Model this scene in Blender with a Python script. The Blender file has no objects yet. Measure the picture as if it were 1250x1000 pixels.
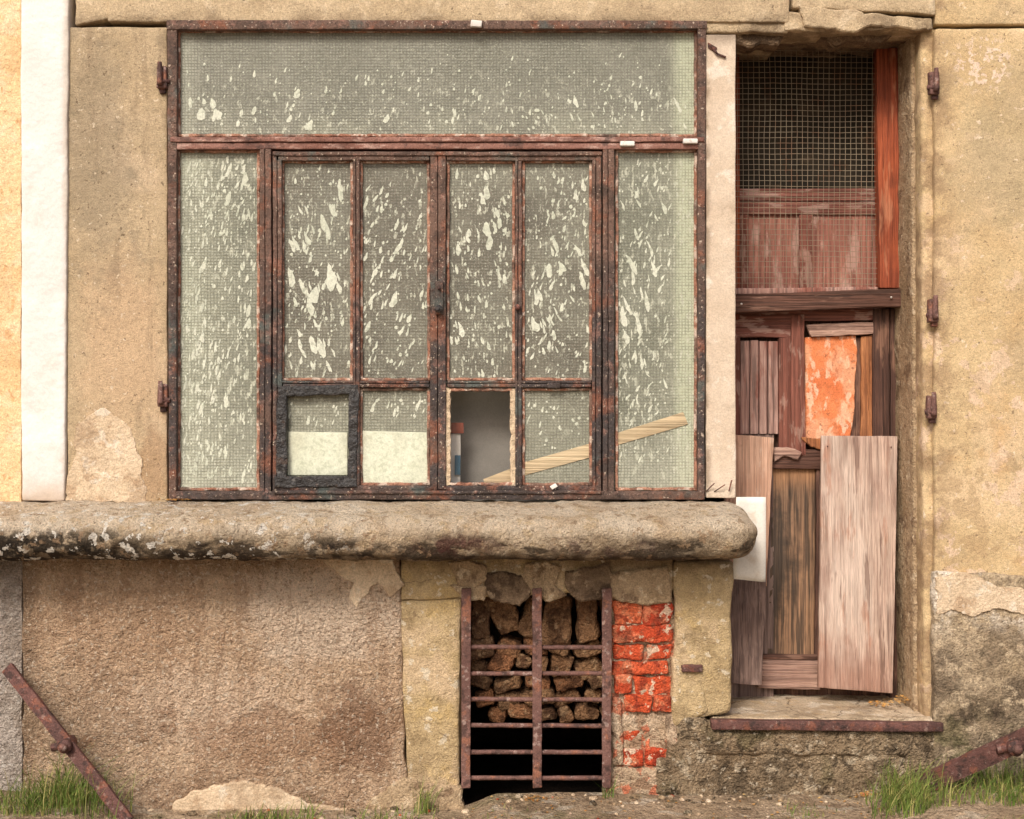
import bpy, math, random
from mathutils import Vector, noise, geometry
random.seed(7)
S=0.003; D=5.0; CX=625; CY=500; GZ=975
K=0.82
def W(px,py,y=0.0):
    k=(D+y)/D
    return Vector(((px-CX)*S*k, y, (GZ-CY)*S-(py-CY)*S*k))
def lin(v):
    v/=255.0
    return v/12.92 if v<=.04045 else ((v+.055)/1.055)**2.4
def C(r,g,b,k=None):
    k=K if k is None else k
    return (min(.85,lin(r)*k),min(.85,lin(g)*k),min(.85,lin(b)*k),1)

# ---------------------------------------------------------------- materials
class NB:
    def __init__(s,name):
        s.m=bpy.data.materials.new(name); s.m.use_nodes=True
        s.nt=s.m.node_tree; s.nt.nodes.clear()
        s.out=s.n('ShaderNodeOutputMaterial'); s.b=s.n('ShaderNodeBsdfPrincipled')
        s.l(s.b.outputs[0],s.out.inputs[0])
        s.co=s.n('ShaderNodeTexCoord').outputs['Object']
        s._sep=None
    def n(s,t): return s.nt.nodes.new(t)
    def l(s,a,b): s.nt.links.new(a,b)
    def put(s,sock,v):
        if isinstance(v,bpy.types.NodeSocket): s.l(v,sock)
        else: sock.default_value=v
    def math(s,op,a,b=0.0,clamp=False):
        n=s.n('ShaderNodeMath'); n.operation=op; n.use_clamp=clamp
        s.put(n.inputs[0],a); s.put(n.inputs[1],b); return n.outputs[0]
    def noise(s,scale,detail=4,rough=.6,st=(1,1,1),dist=0,off=0):
        mp=s.n('ShaderNodeMapping'); mp.inputs['Scale'].default_value=st
        mp.inputs['Location'].default_value=(off,off*.7,off*1.3)
        s.l(s.co,mp.inputs[0])
        n=s.n('ShaderNodeTexNoise'); n.inputs['Scale'].default_value=scale
        n.inputs['Detail'].default_value=detail; n.inputs['Roughness'].default_value=rough
        n.inputs['Distortion'].default_value=dist
        s.l(mp.outputs[0],n.inputs['Vector']); return n.outputs[0]
    def rng(s,v,lo,hi,a=0.0,b=1.0,sm=True):
        n=s.n('ShaderNodeMapRange'); n.interpolation_type='SMOOTHSTEP' if sm else 'LINEAR'
        s.put(n.inputs[0],v)
        if lo>hi: lo,hi,a,b=hi,lo,b,a
        n.inputs[1].default_value=lo; n.inputs[2].default_value=hi
        n.inputs[3].default_value=a; n.inputs[4].default_value=b
        return n.outputs[0]
    def mix(s,f,a,b,mode='MIX'):
        n=s.n('ShaderNodeMixRGB'); n.blend_type=mode
        s.put(n.inputs[0],f); s.put(n.inputs[1],a); s.put(n.inputs[2],b); return n.outputs[0]
    def sep(s):
        if s._sep is None:
            n=s.n('ShaderNodeSeparateXYZ'); s.l(s.co,n.inputs[0]); s._sep=n.outputs
        return s._sep
    def spec(s,sp,i):
        k=sp[0]
        if k=='n':
            st=sp[4] if len(sp)>4 else (1,1,1)
            det=5 if sp[1]<12 else (3 if sp[1]>40 else 4)
            return s.rng(s.noise(sp[1],det,.62,st,0,3.1*i+1.7),sp[2],sp[3])
        if k=='v':   # crack lines
            mp=s.n('ShaderNodeVectorMath'); mp.operation='MULTIPLY_ADD'
            nn=s.n('ShaderNodeTexNoise'); nn.inputs['Scale'].default_value=sp[1]*2.5; nn.inputs['Detail'].default_value=5
            s.l(s.co,nn.inputs['Vector'])
            s.l(nn.outputs['Color'],mp.inputs[0]); mp.inputs[1].default_value=(.5/sp[1],)*3; s.l(s.co,mp.inputs[2])
            v=s.n('ShaderNodeTexVoronoi'); v.feature='DISTANCE_TO_EDGE'; v.inputs['Scale'].default_value=sp[1]
            s.l(mp.outputs[0],v.inputs['Vector']); return s.rng(v.outputs['Distance'],sp[2],0.0)
        if k=='b':
            c=W(sp[1],sp[2]); rx=sp[3]*S; rz=sp[4]*S; nz=sp[5] if len(sp)>5 else .5
            X=s.math('DIVIDE',s.math('SUBTRACT',s.sep()[0],c.x),rx)
            Z=s.math('DIVIDE',s.math('SUBTRACT',s.sep()[2],c.z),rz)
            d=s.math('SQRT',s.math('ADD',s.math('MULTIPLY',X,X),s.math('MULTIPLY',Z,Z)))
            d=s.math('ADD',d,s.math('MULTIPLY',s.math('SUBTRACT',s.noise(9,5,.65,off=i*2.3),.5),nz*4))
            return s.rng(d,1.25,.45)
        if k in('z','x'):
            nz=sp[3] if len(sp)>3 else 0
            if k=='z': a=W(0,sp[1]).z; b=W(0,sp[2]).z; v=s.sep()[2]
            else: a=W(sp[1],0).x; b=W(sp[2],0).x; v=s.sep()[0]
            if nz: v=s.math('ADD',v,s.math('MULTIPLY',s.math('SUBTRACT',s.noise(7,5,.6,off=i),.5),nz*S*4))
            return s.rng(v,a,b)
def make(name,base,layers=(),bumps=((130,1),(30,2)),bd=.004,bs=.6,rough=.9,spec=.15,metal=0,var=None,grain=.25,gs=170,gst=(1,1,1),fin=True):
    s=NB(name)
    col=s.mix(s.rng(s.noise(4,5,.6),.35,.65),base[0],base[1])
    i=0
    if var:
        a=s.n('ShaderNodeAttribute'); a.attribute_name='var'
        for (t0,t1,vc,vs) in var:
            col=s.mix(s.math('MULTIPLY',s.rng(a.outputs['Fac'],t0,t1),vs),col,vc)
    for (lc,stn,specs) in layers:
        m=None
        for sp in specs:
            i+=1; q=s.spec(sp,i); m=q if m is None else s.math('MULTIPLY',m,q)
        col=s.mix(s.math('MULTIPLY',m,stn,True),col,lc)
    if grain:
        g=s.noise(gs,2,.7,gst,off=9); g2=s.noise(gs*.3,4,.7,gst,off=5)
        f=s.math('ADD',s.rng(g,.3,.7,1-grain,1+grain,False),s.rng(g2,.3,.7,-grain*.6,grain*.6,False))
        cc=s.n('ShaderNodeCombineColor'); [s.l(f,cc.inputs[j]) for j in range(3)]
        col=s.mix(1.0,col,cc.outputs[0],'MULTIPLY')
    s.put(s.b.inputs['Base Color'],col)
    s.b.inputs['Roughness'].default_value=rough
    s.b.inputs['Specular IOR Level'].default_value=spec
    s.b.inputs['Metallic'].default_value=metal
    if bumps:
        h=None
        for bp in bumps:
            st=bp[2] if len(bp)>2 else (1,1,1)
            q=s.math('MULTIPLY',s.noise(bp[0],3,.65,st,off=bp[0]*.01),float(bp[1]))
            h=q if h is None else s.math('ADD',h,q)
        b=s.n('ShaderNodeBump'); b.inputs['Distance'].default_value=bd; b.inputs['Strength'].default_value=bs
        s.l(h,b.inputs['Height']); s.l(b.outputs[0],s.b.inputs['Normal'])
    s.col=col
    return s.m if fin else s

def wood(name,a,b,grainc,layers=(),axis='z',var=None,rough=.8,gk=.65,dk=.5):
    st=(1,1,.022) if axis=='z' else (.022,1,1)
    st2=(1,1,.012) if axis=='z' else (.012,1,1)
    L=[(grainc,gk,[('n',110,.44,.62,st)]),(tuple(x*.45 for x in grainc[:3])+(1,),dk,[('n',70,.59,.66,st2)])]+list(layers)
    return make(name,(a,b),L,bumps=((110,2,st),(50,1.5,st2),(200,.6,st)),bd=.005,bs=.9,rough=rough,var=var,grain=.22,gs=160,gst=st)

m_peach=make('peach_plaster',(C(246,212,168),C(240,203,154)),[(C(250,230,198),.6,[('n',6,.5,.62)]),(C(206,146,92),.55,[('n',22,.6,.66,(1,1,.6))]),(C(214,170,120),.5,[('n',3,.52,.66)])],bumps=((60,2),(12,3)),bd=.006)
m_white=make('white_limewash',(C(248,245,242,.8),C(240,235,231,.8)),[(C(224,212,200),.55,[('n',5,.53,.7)]),(C(196,170,144),.7,[('z',570,612,10)]),(C(206,190,170),.6,[('x',75,84,4)])],bumps=((50,.8),(9,3)),bd=.005,grain=.06)
m_jamb=make('jamb_stone',(C(204,182,150),C(192,170,138)),[
  (C(220,196,166),.6,[('n',2.2,.5,.62)]),(C(166,150,126),.6,[('n',9,.54,.66)]),(C(148,136,116),.5,[('b',115,180,50,160,.5)]),
  (C(216,184,150),.6,[('b',150,420,60,120,.4)]),(C(174,138,104),.55,[('b',185,575,26,60,.6)]),(C(146,126,102),.4,[('n',5,.52,.64,(3,1,.35))]),
  (C(108,90,72),.75,[('n',75,.64,.69)]),(C(234,216,190),.75,[('n',48,.65,.69)])],bumps=((150,1.8),(40,1.4),(420,.9)),bs=.7,grain=.26,gs=250)
m_lintel=make('lintel_stone',(C(210,188,156),C(196,174,142)),[
  (C(166,144,118),.6,[('n',6,.52,.66,(.4,1,1))]),(C(228,208,178),.6,[('n',12,.55,.66)]),(C(104,88,72),.7,[('n',60,.66,.7)]),
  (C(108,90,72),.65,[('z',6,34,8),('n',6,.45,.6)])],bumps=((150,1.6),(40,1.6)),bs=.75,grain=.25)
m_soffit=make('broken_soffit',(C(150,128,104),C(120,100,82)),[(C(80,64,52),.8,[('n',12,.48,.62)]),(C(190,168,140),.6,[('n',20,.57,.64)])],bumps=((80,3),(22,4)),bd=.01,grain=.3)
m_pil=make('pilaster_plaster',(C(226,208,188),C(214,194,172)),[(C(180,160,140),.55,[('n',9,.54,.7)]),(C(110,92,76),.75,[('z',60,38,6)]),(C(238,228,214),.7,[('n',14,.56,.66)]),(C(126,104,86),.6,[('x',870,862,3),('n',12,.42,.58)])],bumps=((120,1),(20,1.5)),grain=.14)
m_rwall=make('ochre_plaster',(C(224,198,156),C(212,184,142)),[
  (C(232,204,168),.6,[('n',1.8,.48,.6)]),(C(190,168,134),.55,[('n',7,.52,.66)]),(C(182,166,134),.55,[('b',1235,180,70,120,.5)]),
  (C(244,220,200),.9,[('b',1200,75,40,35,.5),('n',45,.53,.57)]),(C(242,222,196),.8,[('n',30,.65,.68)]),
  (C(232,204,176),.9,[('n',9,.575,.595),('z',40,520,30)]),(C(184,156,120),.5,[('n',9,.555,.575),('z',260,600,30)]),
  (C(212,168,112),.5,[('n',4,.53,.66),('z',200,600,30)]),(C(156,128,100),.7,[('x',1178,1142,8),('n',9,.40,.58)]),
  (C(122,102,82),.7,[('n',75,.65,.69)])],bumps=((150,1.8),(40,1.4),(400,.9),(9,3)),bs=.65,grain=.24,gs=240)
m_rlow=make('damp_plinth_plaster',(C(196,176,148),C(172,152,124)),[
  (C(234,222,206),.9,[('z',785,738,16),('n',7,.42,.52)]),
  (C(94,80,68),.75,[('z',750,810,26),('n',6,.37,.58)]),(C(62,52,44),.8,[('z',815,885,18),('n',10,.40,.58)]),
  (C(200,180,152),.85,[('n',16,.55,.62)]),(C(150,130,108),.6,[('n',50,.54,.62)]),(C(96,96,62),.5,[('z',855,905,10),('n',12,.48,.6)])],bumps=((130,2),(35,3)),bd=.007,bs=.8,grain=.36,gs=110)
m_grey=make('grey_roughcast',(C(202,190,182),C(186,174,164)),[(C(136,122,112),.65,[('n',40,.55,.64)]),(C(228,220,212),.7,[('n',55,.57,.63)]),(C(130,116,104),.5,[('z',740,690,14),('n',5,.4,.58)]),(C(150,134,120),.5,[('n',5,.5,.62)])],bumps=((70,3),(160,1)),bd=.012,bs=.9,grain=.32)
m_stucco=make('tan_roughcast',(C(226,196,166),C(212,180,150)),[
  (C(238,216,194),.7,[('b',390,750,110,70,.6)]),(C(240,212,186),.6,[('b',255,865,120,55,.6)]),
  (C(194,158,128),.5,[('b',150,760,130,60,.7)]),(C(168,128,98),.55,[('b',330,905,110,36,.8)]),(C(138,102,80),.65,[('b',440,895,46,56,.8)]),
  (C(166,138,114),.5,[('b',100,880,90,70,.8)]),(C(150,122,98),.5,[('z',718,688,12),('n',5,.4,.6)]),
  (C(150,112,84),.6,[('n',9,.56,.67),('z',820,870,30)]),(C(178,144,116),.45,[('n',6,.5,.64,(2.6,1,.4))]),
  (C(132,110,90),.6,[('x',58,30,8)]),(C(152,124,100),.6,[('z',925,985,14),('n',6,.4,.58)]),
  (C(150,118,94),.6,[('n',85,.56,.63)]),(C(246,228,206),.6,[('n',65,.57,.64)])],bumps=((75,3),(170,1.4),(22,3)),bd=.013,bs=.9,grain=.25,gs=150)
m_green=make('buff_sandstone',(C(206,182,142),C(190,166,126)),[
  (C(218,192,160),.7,[('n',4,.5,.62)]),(C(156,134,100),.6,[('n',10,.53,.65)]),(C(212,182,124),.5,[('n',6,.55,.65)]),
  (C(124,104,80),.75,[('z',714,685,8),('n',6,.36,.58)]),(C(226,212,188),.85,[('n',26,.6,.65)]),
  (C(126,104,82),.6,[('v',1.6,.008),('n',3,.5,.56)]),(C(140,118,92),.65,[('z',880,965,16),('n',7,.4,.58)])],bumps=((140,1.8),(40,2),(14,2)),bd=.007,bs=.75,grain=.26,gs=210)
m_patch=make('exposed_render',(C(226,204,176),C(214,190,160)),[(C(186,156,126),.65,[('n',14,.53,.64)]),(C(238,226,208),.6,[('n',18,.57,.64)]),(C(156,128,100),.5,[('n',5,.53,.64)])],bumps=((80,2),(22,3)),bd=.006,grain=.24)
m_patchd=make('old_mortar',(C(190,166,136),C(168,144,114)),[(C(122,98,78),.75,[('n',14,.51,.64)]),(C(216,196,168),.7,[('n',22,.57,.64)])],bumps=((80,3),(22,4)),bd=.009,grain=.3)
m_sill=make('sill_stone',(C(238,220,196),C(228,206,178)),[
  (C(202,174,142),.6,[('n',8,.49,.62)]),(C(212,182,138),.5,[('n',16,.56,.64)]),
  (C(196,172,140),.5,[('z',634,652,5)]),
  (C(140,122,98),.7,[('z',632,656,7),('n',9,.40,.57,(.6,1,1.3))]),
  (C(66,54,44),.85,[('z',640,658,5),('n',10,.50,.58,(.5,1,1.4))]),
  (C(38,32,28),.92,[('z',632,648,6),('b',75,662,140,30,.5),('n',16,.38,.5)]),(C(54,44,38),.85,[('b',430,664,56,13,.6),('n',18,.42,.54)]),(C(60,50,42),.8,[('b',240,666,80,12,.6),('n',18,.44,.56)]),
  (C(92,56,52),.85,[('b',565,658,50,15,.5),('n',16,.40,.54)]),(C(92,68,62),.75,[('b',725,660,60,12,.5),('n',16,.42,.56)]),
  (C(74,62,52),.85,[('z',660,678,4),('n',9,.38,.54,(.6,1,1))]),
  (C(250,242,230),.95,[('n',22,.575,.605),('x',520,300,30)]),(C(176,146,116),.7,[('n',26,.58,.64)]),
  (C(116,94,74),.7,[('n',70,.63,.68)])],bumps=((110,2.4),(35,3),(300,1)),bd=.010,bs=.95,grain=.28,gs=190)
m_step=make('threshold_stone',(C(214,194,168),C(196,174,146)),[(C(234,220,200),.7,[('n',9,.53,.62)]),(C(104,86,68),.8,[('v',4.2,.022)]),(C(206,170,120),.4,[('n',13,.57,.66)]),(C(146,126,102),.65,[('n',6,.5,.62)])],bumps=((90,2),(25,3)),bd=.008)
m_base=make('footing_concrete',(C(178,156,128),C(154,132,106)),[(C(98,84,68),.8,[('n',6,.46,.6)]),(C(214,196,170),.8,[('n',11,.55,.63)]),(C(104,98,66),.5,[('n',5,.54,.64)]),(C(76,64,52),.7,[('n',26,.55,.63)]),(C(226,210,186),.7,[('n',40,.6,.65)])],bumps=((90,3),(25,4)),bd=.011,bs=1.0,grain=.34,gs=130)
m_brick=make('red_brick',(C(224,98,62),C(208,84,54)),[(C(236,150,112),.75,[('n',18,.52,.62)]),(C(150,62,46),.8,[('n',24,.52,.62)]),(C(236,208,182),.9,[('n',20,.575,.615)]),(C(120,84,66),.6,[('n',9,.54,.63)])],bumps=((120,2),(35,3)),bd=.008,bs=.9,var=[(.5,1,C(234,126,86),.8),(.3,0,C(176,68,48),.7)],grain=.32)
m_mortar=make('lime_mortar',(C(222,198,172),C(202,176,148)),[(C(156,122,96),.75,[('n',20,.52,.62)]),(C(214,112,78),.75,[('n',14,.54,.60)]),(C(110,86,68),.65,[('n',9,.54,.63)])],bumps=((90,3),(25,3)),bd=.009,bs=.9,grain=.3)
m_rubble=make('cellar_rubble',(C(182,142,106),C(152,114,84)),[(C(92,64,48),.8,[('n',16,.48,.62)]),(C(206,172,136),.6,[('n',24,.57,.64)])],bumps=((80,3),(25,4)),bd=.012,bs=.95,var=[(.5,1,C(180,120,84),.7),(.4,0,C(118,92,72),.7)],grain=.34)
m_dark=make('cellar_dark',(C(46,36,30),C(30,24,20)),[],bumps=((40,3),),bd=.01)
m_frame=make('flaking_frame_paint',(C(124,98,86),C(106,84,74)),[
  (C(66,64,66),.8,[('z',280,440,60),('n',4,.34,.52)]),(C(154,94,68),.55,[('n',9,.52,.64)]),
  (C(168,126,112),.5,[('n',20,.55,.65)]),(C(70,58,52),.6,[('n',14,.52,.64)]),
  (C(214,194,174),.75,[('n',90,.63,.67)]),(C(58,46,42),.55,[('n',70,.57,.64)]),(C(98,116,112),.45,[('n',6,.56,.66)])],bumps=((150,2),(50,2)),bd=.003,bs=.9,rough=.65,spec=.25,grain=.3)
m_trans=make('transom_paint',(C(160,118,106),C(138,96,84)),[(C(202,168,156),.65,[('n',26,.55,.63,(.3,1,1))]),(C(98,64,54),.65,[('n',24,.52,.62,(.3,1,1))]),(C(72,60,58),.65,[('n',12,.55,.66)])],bumps=((150,2),(50,2)),bd=.003,rough=.65,spec=.25,grain=.3)
m_bead=make('putty_bead',(C(190,144,122),C(164,116,96)),[(C(224,206,190),.8,[('n',24,.51,.59)]),(C(104,72,60),.7,[('n',30,.52,.62)]),(C(96,90,84),.65,[('n',9,.49,.62)])],bumps=((120,3),),bd=.004,grain=.3)
m_tape=make('black_tape',(C(56,54,54),C(42,40,42)),[(C(116,112,108),.55,[('n',40,.57,.65)]),(C(90,70,60),.5,[('n',20,.58,.66)])],bumps=((60,3),(20,3)),bd=.006,rough=.5,spec=.4,grain=.3)
m_iron=make('rusty_iron',(C(132,98,90),C(110,80,74)),[(C(164,108,82),.6,[('n',20,.54,.64)]),(C(74,56,52),.75,[('n',24,.52,.63)]),(C(176,154,146),.6,[('n',40,.59,.65)])],bumps=((120,2),(40,2)),bd=.003,rough=.7,spec=.25,metal=.1,grain=.32)
m_irond=make('dark_rusty_iron',(C(118,82,76),C(92,66,62)),[(C(146,92,72),.6,[('n',20,.54,.64)]),(C(62,50,48),.75,[('n',24,.52,.63)]),(C(164,140,130),.5,[('n',44,.6,.66)])],bumps=((120,2),(40,2)),bd=.004,rough=.65,spec=.25,metal=.1,grain=.32)
m_clip=make('white_clip',(C(244,240,234),C(230,224,218)),[(C(170,152,134),.4,[('n',60,.58,.66)])],bumps=None,rough=.5,grain=.05)
m_paper=make('paper_sheet',(C(240,236,228),C(230,224,214)),[(C(206,186,160),.5,[('n',9,.54,.66)])],bumps=((14,2),),bd=.004,grain=.06)
m_splat=make('paint_splatter',(C(228,230,214),C(210,214,196)),[(C(168,172,154),.6,[('n',50,.52,.64)])],bumps=((200,2),),bd=.002,grain=.15)
w_red=wood('red_painted_wood',C(152,98,84),C(130,82,72),C(96,64,56),[(C(184,150,136),.65,[('n',26,.54,.62,(1,1,.3))])])
w_redh=wood('red_painted_rail',C(156,104,92),C(132,86,76),C(96,66,58),[(C(192,160,148),.65,[('n',22,.53,.61,(.3,1,1))])],axis='x')
w_orange=wood('varnished_post_wood',C(184,98,66),C(150,78,56),C(100,52,40),[(C(86,50,40),.7,[('n',8,.52,.66,(1,1,.3))]),(C(210,146,112),.5,[('n',16,.57,.66,(1,1,.2))])],rough=.65)
w_brown=wood('dark_brown_wood',C(116,86,74),C(96,70,62),C(64,50,46),[(C(160,122,102),.55,[('n',20,.55,.64,(1,1,.2))])])
w_brownh=wood('dark_brown_rail',C(122,88,76),C(100,72,62),C(66,52,46),[(C(172,134,116),.6,[('n',20,.56,.64,(.2,1,1))])],axis='x')
w_panel=wood('weathered_red_panel',C(202,166,154),C(176,136,124),C(136,100,92),[(C(146,86,72),.7,[('n',12,.52,.62,(1,1,.3))]),(C(108,92,86),.65,[('n',60,.56,.62,(1,1,.04))])])
w_mpanel=wood('red_back_panel',C(186,130,114),C(162,108,96),C(128,84,74),[(C(212,178,164),.65,[('n',14,.50,.62,(1,1,.4))])])
w_opanel=make('orange_panel',(C(234,142,94),C(222,124,80)),[(C(246,206,178),.85,[('n',24,.52,.59,(1,1,.5))]),(C(240,184,148),.65,[('n',7,.48,.6)]),(C(182,96,64),.7,[('n',14,.58,.65,(1,1,.3))]),(C(120,76,60),.6,[('n',40,.62,.67)])],bumps=((60,2),),bd=.004,grain=.2)
w_low=wood('charred_grey_panel',C(176,138,108),C(148,118,96),C(96,80,70),[(C(76,68,62),.8,[('b',968,700,34,90,.6)]),(C(74,66,60),.75,[('n',40,.49,.6,(1,1,.06))]),(C(200,148,108),.6,[('z',615,580,8)])],gk=.8)
w_board=wood('weathered_plank',C(214,188,172),C(196,168,154),C(160,132,120),[(C(230,210,196),.65,[('n',6,.49,.62,(1,1,.2))]),(C(158,114,96),.65,[('z',750,840,30),('n',5,.4,.58,(1,1,.3))]),(C(122,96,86),.65,[('n',30,.6,.66,(1,1,.08))]),(C(180,128,104),.6,[('n',7,.55,.66,(2.5,1,.5))])])
w_pink=wood('pale_pink_plank',C(226,186,162),C(208,164,140),C(180,140,118),[(C(240,218,202),.7,[('n',10,.53,.62,(1,1,.3))]),(C(140,104,84),.5,[('n',9,.56,.66)])],dk=.35)
w_dgrey=wood('grey_dark_plank',C(152,128,118),C(128,106,98),C(90,74,70),[(C(184,158,148),.6,[('n',9,.52,.62,(1,1,.3))])])
w_brail=wood('bottom_rail_wood',C(198,164,148),C(174,138,124),C(132,104,94),axis='x')
w_inplank=wood('yellow_batten',C(216,196,162),C(206,184,150),C(190,168,134),axis='x',gk=.4,dk=.1)
w_ochre=wood('raw_split_wood',C(206,142,98),C(174,114,76),C(116,74,54))
m_blackv=make('dark_interior',(C(60,54,46),C(46,42,36)),[(C(100,84,68),.5,[('n',5,.54,.68)])],bumps=None,grain=.1)
m_backing=make('interior_board_grey',(C(150,146,140),C(134,130,125)),[(C(110,106,102),.6,[('n',3,.48,.62)])],bumps=None,grain=.08)
m_blue=make('blue_cloth',(C(90,130,150),C(76,112,134)),[],bumps=None,grain=.05)
m_redc=make('red_cloth',(C(150,84,70),C(136,76,62)),[],bumps=None,grain=.05)
m_wire=make('galvanised_wire',(C(172,158,136),C(148,132,112)),[(C(150,108,82),.6,[('n',12,.52,.62)])],bumps=None,rough=.6,grain=.1)
m_grass=make('grass_blades',(C(136,154,76,.65),C(104,130,56,.65)),[(C(200,188,116,.7),.7,[('n',25,.56,.62)])],bumps=None,rough=.6,var=[(.72,1,C(206,188,126,.7),.8)],grain=.1)
m_litter=make('dry_leaf_litter',(C(206,154,88),C(170,116,62)),[],bumps=None,grain=.2,var=[(.5,1,C(226,190,126),.8)])
m_ground=make('dirt_ground',(C(210,184,156),C(190,164,134)),[(C(136,112,88),.6,[('n',7,.48,.63)]),(C(230,214,192),.7,[('n',10,.54,.64)]),(C(116,114,72),.5,[('n',4,.54,.66)]),(C(104,86,66),.6,[('n',50,.56,.65)])],bumps=((90,3),(25,4)),bd=.011,bs=.95,grain=.32,gs=120)

# patterned wired glass
def glassmat(name,a,b,layers,tr=.12):
    s=make(name,(a,b),layers,bumps=None,rough=.3,spec=.45,grain=.12,fin=False)
    X,Y,Z=s.sep()
    nzx=s.math('MULTIPLY',s.math('SUBTRACT',s.noise(30,3,.5),.5),.5)
    def lines(v,p):
        f=s.math('FRACT',s.math('ADD',s.math('DIVIDE',v,p),nzx))
        d=s.math('ABSOLUTE',s.math('SUBTRACT',f,.5))
        return s.rng(d,.25,.46)
    ln=s.math('MAXIMUM',lines(X,.0118),lines(Z,.0112))
    br=s.noise(60,3,.6,off=3)
    m=s.math('MULTIPLY',ln,s.rng(br,.3,.62,.15,.95))
    col=s.mix(s.math('MULTIPLY',m,.5),s.col,C(92,92,80))
    col2=s.mix(s.math('MULTIPLY',s.rng(s.noise(150,3,.7,off=8),.57,.65),.5),col,C(208,210,190))
    s.put(s.b.inputs['Base Color'],col2)
    h=s.math('ADD',ln,s.math('MULTIPLY',s.noise(120,3,.6),1.5))
    bp=s.n('ShaderNodeBump'); bp.inputs['Distance'].default_value=.003; bp.inputs['Strength'].default_value=.5
    s.l(h,bp.inputs['Height']); s.l(bp.outputs[0],s.b.inputs['Normal'])
    t=s.n('ShaderNodeBsdfTransparent'); t.inputs[0].default_value=(.92,.95,.92,1)
    mx=s.n('ShaderNodeMixShader'); mx.inputs[0].default_value=tr
    s.l(s.b.outputs[0],mx.inputs[1]); s.l(t.outputs[0],mx.inputs[2]); s.l(mx.outputs[0],s.out.inputs[0])
    return s.m
PALE=C(222,224,204); MID=C(178,180,160)
g_top=glassmat('wired_glass_top',C(154,154,140),C(140,140,126),[(MID,.6,[('z',120,165,20),('n',6,.4,.56)]),(C(206,212,184),.9,[('x',812,836,3)]),(PALE,.75,[('n',60,.60,.63,(1,1,.6)),('z',60,150,30)]),(PALE,.5,[('x',250,215,6)])])
g_side=glassmat('wired_glass_side',C(156,158,142),C(138,140,124),[(MID,.8,[('x',310,225,25)]),(C(208,212,190),.75,[('x',262,222,14),('n',5,.36,.54)]),(MID,.7,[('x',790,840,15)]),(C(208,214,186),.9,[('x',818,834,3)]),
   (PALE,.8,[('n',60,.55,.59,(1,1,.35)),('n',5,.40,.52)]),(PALE,.4,[('z',480,600,30)])])
g_case=glassmat('wired_glass_casement',C(134,130,116),C(118,114,102),[(C(158,158,142),.6,[('n',3,.45,.6)]),(PALE,.8,[('n',65,.575,.605,(1,1,.4)),('n',6,.4,.5)]),(C(168,170,152),.7,[('z',440,520,20)])])
s=NB('clear_glass'); 
gl=s.n('ShaderNodeBsdfGlossy'); gl.inputs['Roughness'].default_value=.05
t=s.n('ShaderNodeBsdfTransparent'); mx=s.n('ShaderNodeMixShader'); mx.inputs[0].default_value=.07
s.l(t.outputs[0],mx.inputs[1]); s.l(gl.outputs[0],mx.inputs[2]); s.l(mx.outputs[0],s.out.inputs[0]); g_clear=s.m

# ---------------------------------------------------------------- mesh builder
class MB:
    def __init__(s): s.v=[];s.f=[];s.mi=[];s.sm=[];s.var=[];s.mats=[]
    def mat(s,m):
        if m not in s.mats: s.mats.append(m)
        return s.mats.index(m)
    def add(s,vs,fs,m,smooth=True,var=None):
        o=len(s.v); s.v+=vs; i=s.mat(m); var=random.random() if var is None else var
        s.var+=[var]*len(vs)
        for f in fs: s.f.append([o+k for k in f]); s.mi.append(i); s.sm.append(smooth)
    def build(s,name,parent=None):
        me=bpy.data.meshes.new(name); me.from_pydata([tuple(v) for v in s.v],[],s.f)
        for m in s.mats: me.materials.append(m)
        me.polygons.foreach_set('material_index',s.mi); me.polygons.foreach_set('use_smooth',s.sm)
        a=me.attributes.new('var','FLOAT','POINT'); a.data.foreach_set('value',s.var)
        me.update(); ob=bpy.data.objects.new(name,me); bpy.context.scene.collection.objects.link(ob)
        if parent: ob.parent=parent
        return ob
def empty(name,parent=None):
    e=bpy.data.objects.new(name,None); bpy.context.scene.collection.objects.link(e); e.empty_display_size=.1
    if parent: e.parent=parent
    return e
def disp(p,amp,nf):
    q=p*nf
    return p+noise.noise_vector(q)*amp+noise.noise_vector(q*3.7)*(amp*.4)
def axs(L,r,cell):
    r=min(r,L*.45)
    n=max(1,int(round((L-2*r)/cell)))
    return [0,.35*r]+[r+(L-2*r)*i/n for i in range(n+1)]+[L-.35*r,L],r
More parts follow.
